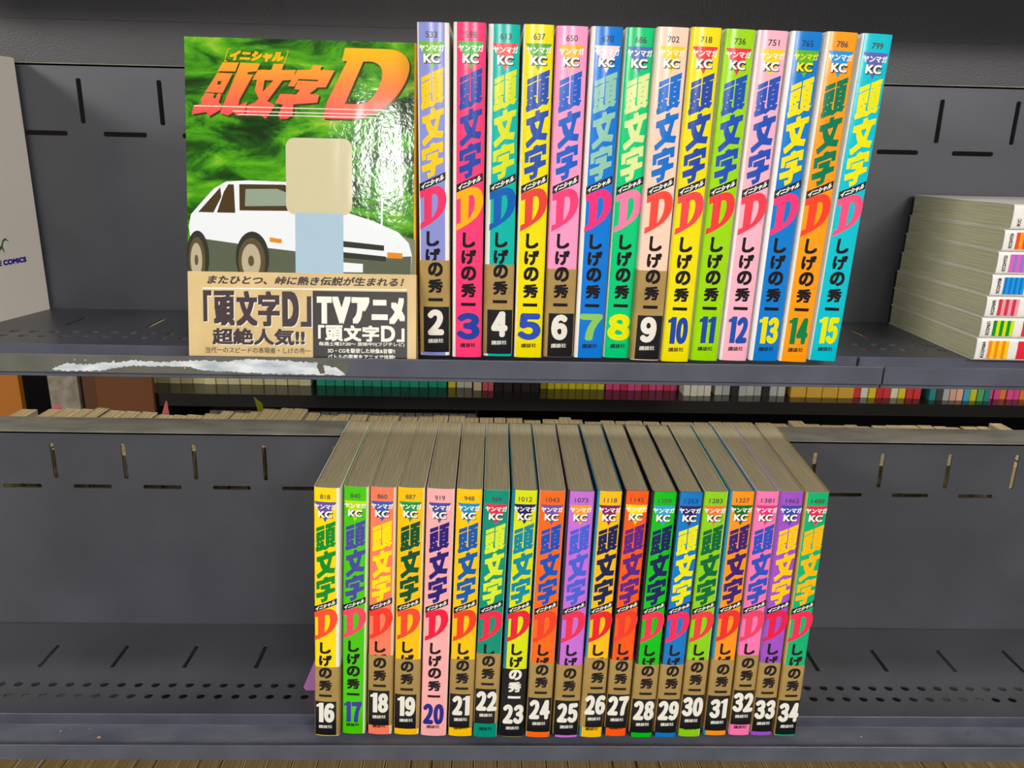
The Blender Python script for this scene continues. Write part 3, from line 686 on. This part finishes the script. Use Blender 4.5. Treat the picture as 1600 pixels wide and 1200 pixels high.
    bd = obj('paper_band', mb.mesh('paper_band'), [noisy('gold_band_front', 'cdb078', 'dcc088', 30, .34, .5, .2, bscale=60, bdist=.001)], root)
    F = Flat()
    F.poly([(5.6, .3), (59.3, .3), (59.3, 42.2), (5.6, 42.2)], 1, .05)
    F.poly([(-56.4, 42.4), (59, 43.1), (59, 43.8), (-56.4, 43.1)], 2, .05)
    F.text('またひとつ、峠に熱き伝説が生まれる！', -53, 45.2, 57, 50.2, (.18, .17), kx=.3, mi=0, d=.08, n=6)
    for mi, d, dx, dz in ((2, .08, .55, -.5), (0, .14, 0, 0)):
        for ch, xa, xb in (('「', -55.9, -51.2), ('頭', -50, -38.3), ('文', -37.4, -25.6), ('字', -25.2, -13), ('D', -11.6, -2.2), ('」', -1.2, 4.9)):
            F.text(ch, xa + dx, (21.6 if ch != '「' else 24) + dz, xb + dx, (41.6 if ch != '」' else 39) + dz, (.75, .6) if ch != 'D' else (1.0, .9), mi=mi, d=d)
        F.text('超絶人気！！' if False else '超絶人気!!', -51 + dx, 10.9 + dz, 1 + dx, 20.4 + dz, (.36, .32), mi=mi, d=d)
    F.text('当代一のスピードの表現者・しげの秀一', -55, 6.2, 4.4, 9.6, (0, 0), mi=0, d=.08)
    for ch, xa, xb in (('T', 7.9, 16.4), ('V', 16.6, 27.2), ('ア', 27.6, 37.8), ('ニ', 39, 48.2), ('メ', 49, 58)): F.text(ch, xa, 23.6 if ch != 'ニ' else 26, xb, 39.0 if ch != 'ニ' else 37.6, (1.0, .9), mi=2, d=.1)
    for ch, xa, xb in (('「', 8.6, 12.2), ('頭', 12.7, 22.7), ('文', 23.2, 33.2), ('字', 33.7, 43.3), ('D', 44.4, 52.4), ('」', 53.3, 57.8)): F.text(ch, xa, 13.6 if ch != '「' else 15, xb, 22.8 if ch != '」' else 21.4, (.42, .36), mi=2, d=.1)
    F.text('毎週土曜27:20〜 放映中!!(フジテレビ)', 9, 10.7, 57.8, 13.3, (.05, .05), mi=2, d=.1, n=4)
    F.text('3D・CGを駆使した映像&音響!!', 14, 6.9, 52.4, 9.6, (.06, .06), mi=2, d=.1, n=4)
    F.text('バトルの興奮をアニメで体験!', 14, 3.4, 52.4, 6.1, (.06, .06), mi=2, d=.1, n=4)
    obj('band_lettering', F.mesh('band_lettering'), [ink('35222a', .35), ink('211d1e', .3), ink('f2ede0', .4)], bd, (0, -.00035, 0))
    return root


face_on_book()

# ================================================================== WHITE BOOK AT THE LEFT EDGE
def left_book():
    yaw = math.atan2(46.3, 8.3) - math.pi / 2        # the cover faces right, its far edge near the back panel
    # local frame: y along the cover into the shelf, cover in the plane x = 0, spine towards the viewer
    root = empty('white_book', (-.3224, .1385, ZU), (0, 0, yaw), label='white comic book standing at the left edge, cover turned to the right', cat='book')
    T, D, Hh = 15.0, 112.0, 170.2
    mb = MB(); r = 1.2
    o = [(0, 0), (0, -D + r), (-.35, -D + .35), (-r, -D), (-T + r, -D), (-T + .35, -D + .35), (-T, -D + r), (-T, 0)]
    i_ = [(x * .93 - .5, y + .45 if y < -50 else y) for x, y in o]
    n = len(o)
    for i in range(n - 1):
        for L, fl in ((o, 0), (i_, 1)): mb.add([(*L[i], .05), (*L[i + 1], .05), (*L[i + 1], Hh), (*L[i], Hh)], [(0, 1, 2, 3)], 0)
        for z in (.05, Hh): mb.add([(*o[i], z), (*o[i + 1], z), (*i_[i + 1], z), (*i_[i], z)], [(0, 1, 2, 3)], 0)
    for i in (0, n - 1): mb.add([(*o[i], .05), (*i_[i], .05), (*i_[i], Hh), (*o[i], Hh)], [(0, 1, 2, 3)], 0)
    cover = obj('cover', mb.mesh('cover'), [noisy('matt_white_jacket', 'e2dace', 'e8e0d4', 5, .5, .35)], root)
    mb = MB(); mb.box(-T + .8, -D + 1.2, .5, -.8, -1.2, Hh - .5); obj('page_block', mb.mesh('page_block'), [PAGES_B], root)
    def turn(o_): o_.rotation_euler = (0, 0, math.pi / 2); return o_
    F = Flat(); F.text('E COMICS', -40.5, 36.3, -15.6, 40.0, (.32, .3), n=6)
    turn(obj('cover_lettering', F.mesh('cover_lettering'), [ink('2c2090')], cover))
    F = Flat()
    F.poly([(-40, 45), (-38, 48.5), (-36, 49.5), (-34, 53), (-31.5, 54.3), (-28, 51.2), (-31.6, 52.8), (-33.4, 51.6), (-34.6, 49), (-33.4, 44), (-36, 47.6), (-38.6, 44.6), (-42, 42)], 0)
    F.poly([(-40, 62.4), (-36, 62.9), (-33.6, 63.6), (-36.4, 62.2), (-40, 61.6)], 1)
    turn(obj('leaf_print', F.mesh('leaf_print'), [ink('3c6a34'), ink('5c4a44')], cover))


left_book()

# ================================================================== STACK OF BOOKS AT THE RIGHT
ZB = [0, 14.2, 26.8, 39.8, 53.0, 66.6, 79.4, 94.0]
XF = [295.6, 296.2, 296.9, 297.7, 298.6, 299.8, 302.5]     # front left corners, bottom to top
XB = [296.4, 296.2, 296.3, 297.6, 298.6, 299.3, 300.3]
ST = [('orange and yellow stripes, bottom of right-hand stack', [('f58a14', 'f8c81e'), 3, 'e0283c'], 'KCGM664'), ('green and lime stripes, second from bottom of right-hand stack', [('0c8c2c', 'c8e000'), 3, 'd83048'], 'KCGM671'),
      ('dark pink and pale stripes, third from bottom of right-hand stack', [('d03048', 'e89aa4'), 3, 'f0e0dc'], 'KCGM695'), ('two-tone blue stripes, middle of right-hand stack', [('0a70c8', '1496e0'), 4, 'd8e4ec'], 'KCGM708'),
      ('pink and violet stripes, third from top of right-hand stack', [('e060b4', '8a78d0'), 3, 'f0e8ea'], 'KCGM722'), ('red and orange stripes, second from top of right-hand stack', [('e8482c', 'f89a14'), 3, 'f0e8ea'], 'KCGM734'), ('plain white spine end, topmost of right-hand stack', None, 'KC')]
for k in range(7):
    lab, stripes, code = ST[k]
    t = ZB[k + 1] - ZB[k] - .25; D = 111.0; Ln = 174.0
    yaw = math.atan2(-(XB[k] - XF[k]), 111)
    root = empty('stacked_book', (XF[k] * .001, .028, ZU + (ZB[k] + .1) * .001), (0, 0, yaw), label='flat comic with ' + lab, cat='book', group='white comic books stacked flat at the right')
    prof = [(D, 0), (1.6, 0), (.7, .3), (.2, 1.0), (0, 2.2), (-.25, t / 2), (0, t - 2.2), (.2, t - 1.0), (.7, t - .3), (1.6, t), (D, t)]
    inn = [(D, .28), (1.8, .28), (1.1, .6), (.65, 1.3), (.45, 2.4), (.2, t / 2), (.45, t - 2.4), (.65, t - 1.3), (1.1, t - .6), (1.8, t - .28), (D, t - .28)]
    mb = MB(); n = len(prof)
    for i in range(n - 1):
        for L in (prof, inn): mb.add([(0, *L[i]), (Ln, *L[i]), (Ln, *L[i + 1]), (0, *L[i + 1])], [(0, 1, 2, 3)])
        for x in (0, Ln): mb.add([(x, *prof[i]), (x, *prof[i + 1]), (x, *inn[i + 1]), (x, *inn[i])], [(0, 1, 2, 3)])
    for i in (0, n - 1): mb.add([(0, *prof[i]), (Ln, *prof[i]), (Ln, *inn[i]), (0, *inn[i])], [(0, 1, 2, 3)])
    cover = obj('cover', mb.mesh('cover', smooth=True), [gloss('ece8e2')], root)
    mb = MB(); mb.prism_x([(D - 1.5, .3), (2.2, .3), (1.3, 1.0), (1.0, 2.4), (.8, t / 2), (1.0, t - 2.4), (1.3, t - 1.0), (2.2, t - .3), (D - 1.5, t - .3)], .25, Ln - .9)
    obj('page_block', mb.mesh('page_block'), [PAGES_S], root)
    F = Flat()
    if stripes:
        (ca, cb), ns, cr_ = stripes; x = 7.2; w_ = 12.6 / (2 * ns)
        for i in range(2 * ns): F.poly([(x, 1.4), (x + w_, 1.4), (x + w_, t - 1.4), (x, t - 1.4)], i % 2, .3); x += w_
        F.poly([(25.4, 1.4), (Ln - 30, 1.4), (Ln - 30, t - 1.4), (25.4, t - 1.4)], 2, .3)
        obj('spine_stripes', F.mesh('spine_stripes'), [ink(ca), ink(cb), ink(cr_)], cover)
    F = Flat(); F.text(code, -(t - 4) / 2, -1.0, (t - 4) / 2, 1.0, (.06, .06), n=4)
    if k == 6: F = Flat(); F.text(code, -(t - 4) / 2, -1.0, -1, 1.0, (.06, .06), n=4)
    o = obj('spine_code', F.mesh('spine_code'), [ink('3a3a40')], cover, (.0042, -.0004, t / 2 * .001)); o.rotation_euler = (0, -math.pi / 2, 0)

# ================================================================== PLAIN BOOKS IN THE BACKGROUND
def plain_book(name, x, y, z, w, d, h, mats, label, group, lean=0.0, yaw=0.0, spine_front=True):
    """small book: jacket (slot 0) and page edges (slot 1) in one mesh"""
    mb = MB(); a, b = -w / 2, w / 2; s = .6
    if spine_front: mb.prism_z([(a, d), (a, .8), (a + .8, 0), (b - .8, 0), (b, .8), (b, d), (b - s, d), (b - s, 1.2), (a + s, 1.2), (a + s, d)], 0, h, 0); mb.box(a + s, 1.2, .5, b - s, d - 1, h - .8, 1)
    else: mb.prism_z([(a, 0), (a, d - .8), (a + .8, d), (b - .8, d), (b, d - .8), (b, 0), (b - s, 0), (b - s, d - 1.2), (a + s, d - 1.2), (a + s, 0)], 0, h, 0); mb.box(a + s, 1, .5, b - s, d - 1.2, h - .4, 1)
    o = obj(name, mb.mesh(name), mats, None, (x * .001, y * .001, z * .001 + abs(math.sin(lean)) * w * .0005)); o.rotation_euler = (0, lean, yaw)
    return tag(o, label, 'book', group)


Z0 = ZU * 1000; ZL = (ZU - H2) * 1000; ZBm = (ZU - 2 * H2) * 1000
# rear side of the same fixture: book tops peeking over the lower panel
mb = MB(); mb.prism_x([(178, 0), (178, -3), (300, -3), (300, -14), (301.5, -14), (301.5, 0)], -640, 640)
tag(obj('rear_shelf', mb.mesh('rear_shelf'), [METAL2], None, (0, 0, ZU - H2 - .014)), 'shelf board on the rear side of the fixture, behind the lower back panel', 'shelf')
mb = MB(); mb.box(-460, 176.3, ZBm, 460, 177.5, ZL - 17); tag(obj('back_panel', mb.mesh('back_panel'), [METAL2]), 'added dark rear sheet behind the bottom bay, keeping the deck holes dark', 'shelf panel')  # unseen sheet added to block the bright view through the deck holes
x = -455.0; i = 0
HS = [(-462, -132), (-394, -129), (-352, -131.7), (-333, -133.4), (-290, -132.1), (-228, -127.3), (-204, -126.2), (-179, -131), (-80, -133), (-42, -131.8), (84, -134.6), (179, -133.9), (274, -134.5), (338, -135.6), (467, -135.1), (490, -135), (499, -128), (532, -133)]
while x < 505:
    w = random.uniform(11.5, 17.5); tz = np.interp(x, [a for a, _ in HS], [b for _, b in HS]); hh = 264.2 + 14 + tz + random.choice([0, -.6, .6, -1.2, .5, 3.0 if random.random() < .3 else 0])
    ln_ = math.radians(4) if -440 < x < -170 else math.radians(random.uniform(-.4, .4))
    if x > -170 and not i: x += 10; i = 1; ln_ = 0
    plain_book('rear_book', x + w / 2, 192 + random.uniform(-2, 1.5), ZL - 14, w - .9 - (.4 if -460 < x < -150 else 0), 106, hh, [noisy('kraft_jacket', 'cfc2a0', 'd8ccb0', 8, .7) if random.random() < .8 else noisy('brown_jacket', '9c8a68', 'b49c78', 8, .7), PAGES_B], 'tan book top peeking over the top edge of the lower back panel', 'books behind the lower back panel', ln_, spine_front=False)
    x += w + .25
for (nx, nz0, cc, pts, lab) in [(-423, 132, 'e8707c', [(-5.5, 0), (7, 0), (5, 6.5), (-2, 3.5)], 'pink sticky note sticking up among books behind the panel at far left'), (-318, 131, 'e07080', [(-5.5, 0), (5, 0), (3.6, 12), (2.4, 12)], 'pointed pink sticky note behind the panel below the torn label'), (-226, 136, 'b4cc1c', [(0, 0), (5.5, 0), (3, 6), (-4.5, 12.5)], 'yellow-green sticky note behind the panel under the face-on book')]:
    mb = MB(); pts = [(a, -9) if b == 0 else (a, b) for a, b in pts]
    n = len(pts); mb.add([(a, 0, b) for a, b in pts] + [(a, .25, b) for a, b in pts], [tuple(range(n)), tuple(range(2 * n - 1, n - 1, -1))] + [(q, q + n, (q + 1) % n + n, (q + 1) % n) for q in range(n)])
    tag(obj('sticky_note', mb.mesh('sticky_note'), [ink(cc, .8)], None, (nx * .001, .3002, (ZL + nz0) * .001)), lab, 'sticky note')
# far fixture across the next aisle
ZF = Z0 - 283
for zz, nm in ((ZF, 'far shelf board holding the blurred coloured spines across the aisle'), (ZF - 222, 'far lower shelf board holding grey books across the aisle'), (ZF + 300, 'far shelf board hidden behind the upper panel'), (ZF - 600, 'lowest far shelf board across the aisle')):
    up_ = zz == ZF; mb = MB(); mb.box(-645 if up_ else -1480, 845 if up_ else 890, zz - 22, 1480, 1085, zz)
    tag(obj('far_shelf', mb.mesh('far_shelf'), [noisy('black_lacquer', '0d0c0c', '131211', 8, .18, .5) if up_ else METAL2]), nm, 'shelf')
mb = MB(); mb.box(-1500, 1086, 0, 1500, 1090, 1900); tag(obj('far_shade_sheet', mb.mesh('far_shade_sheet'), [noisy('shade_black_sheet', '0c0b0b', '121010', 8, .8, .1)]), 'back sheet of the far shelves across the aisle, blackened for their deep shade', 'shelf panel')  # near-black colour stands in for deep shadow inside the far shelves
SEG = [(-629, -318, 15, ['d8cf98', 'cfc58c', 'd4cc9c'], 'cream', 0), (-309, -79, 14, ['0a9a78', '0c8f72'], 'teal green', 0), (-77, -63, 1, ['d8c830'], 'yellow', 0), (-62, -34, 2, ['c9c4ac'], 'off-white', 0), (-32, -17, 1, ['d0b890'], 'beige', -6), (-16, 4, 2, ['c85858'], 'dull red', -6), (5, 84, 5, ['241c1c', '2e2222'], 'black', -6),
       (86, 201, 9, ['d4c81c', 'c8bc14'], 'yellow', 0), (203, 332, 10, ['dc4a7c', 'd84878', 'cc2c4c'], 'pink', 0), (335, 384, 4, ['d8d4c0'], 'white', -10), (392, 517, 9, ['b8b8ac', 'a8a89c', '1c1c1c', 'b0b0a8'], 'black and white', -8), (524, 636, 4, ['d0a030'], 'golden orange', -10), (637, 757, 9, ['d03030', 'd8d0b8', 'd8c020', 'c82828'], 'red, white or yellow', -9),
       (768, 876, 9, ['208080', '40383a', 'a8a8a4', 'd0a088', 'e0a890', '40a0b0', 'c8c020', '50a060'], 'mixed-colour', -12), (878, 960, 7, ['e0508c', 'd84880', 'e08030'], 'pink or orange', -8)]
for xa, xb, n, cols, nm, dz in SEG:
    w = (xb - xa) / n
    for i in range(n):
        cc = cols[i % len(cols)]
        plain_book('far_book', xa + w * (i + .5), 902 + dz * 2.9 + random.uniform(0, 4), ZF, w - .9, 110, 174 + random.uniform(-1, 1), [ink(cc, .5), PAGES_B], f'blurred {nm} spine on the far shelf, below the upper shelf lip', f'{nm} books on the far shelf')
x = -500.0
while x < -30:
    w = random.uniform(13, 19)
    plain_book('far_low_book', x + w / 2, 903, ZF - 222, w - .9, 110, 174, [ink('77736a', .7), noisy('grey_page_edges', '6c685c', '8a8678', 1, .9, .2, .2, stretch=(900, 12, 12), bscale=1.0)], 'dim grey book top on far lower shelf, below the teal spines', 'grey books on the far lower shelf')
    x += w + .2
# wooden pieces at the far left
for xa, xb, cc, lab, y in [(-900, -812, 'b06a1c', 'orange-brown wooden board at the far left end of the next aisle', 880), (-762, -712, '8c8272', 'grey-beige patterned board standing in the next aisle', 880), (-706, -664, '5a3418', 'dark brown poster board beside the grey-beige board', 884), (-662, -652, 'c07a30', 'thin light wooden post left of the cream spines', 876), (-650, -560, '6a3c14', 'brown wooden board below the cream spines in the next aisle', 905)]:
    mb = MB(); mb.box(0, 0, 0, xb - xa, 12, 1030)
    if xa == -650: mb = MB(); mb.box(-8, -70, 0, 85, -62, 1030)
    tag(obj('wooden_board', mb.mesh('wooden_board'), [noisy('wood_' + cc, cc, cc, 3, .55, .4) if cc != '8c8272' else noisy('patterned_board', '7c7264', '9c9282', 60, .6)], None, (xa * .001, y * .001, 0)), lab, 'board')

# bottom shelf: tops of a row of books under the lower lip
x = -452.0
while x < 446:
    w = random.uniform(15, 20)
    c = random.choice(['b89a6c', 'a8865a', '7c5a3c', 'c4a878', 'b4a06c']) if x > -360 else random.choice(['b0641c', 'b8bcb8', 'a86a1c'])
    plain_book('low_book', x + w / 2, 16, ZBm, w - .9, 128, 181.5, [ink(c, .6), noisy('brown_page_edges', '705a3c', '987e54', 1, .9, .2, .2, stretch=(900, 12, 12), bscale=1.0)], 'tan page top of a book on the bottom shelf under the lower lip' if x > -360 else 'orange or grey book top at the left end of the bottom shelf', 'books on the bottom shelf' if x > -360 else 'orange and grey books on the bottom shelf')
    x += w + .2

# lilac slip peeking out behind the first book of the lower row
mb = MB(); P = [(-8, 0), (4.5, 0), (4.5, 26), (0, 26), (-9.5, 3)]
n = len(P); mb.add([(a, 0, b) for a, b in P] + [(a, .3, b) for a, b in P], [tuple(range(n)), tuple(range(2 * n - 1, n - 1, -1))] + [(q, q + n, (q + 1) % n + n, (q + 1) % n) for q in range(n)])
o = tag(obj('paper_slip', mb.mesh('paper_slip'), [ink('b072b8', .6)], None, (-.1245, .0585, ZU - H2 + .0002)), 'lilac paper slip peeking out left of the yellow book numbered 16', 'paper slip')
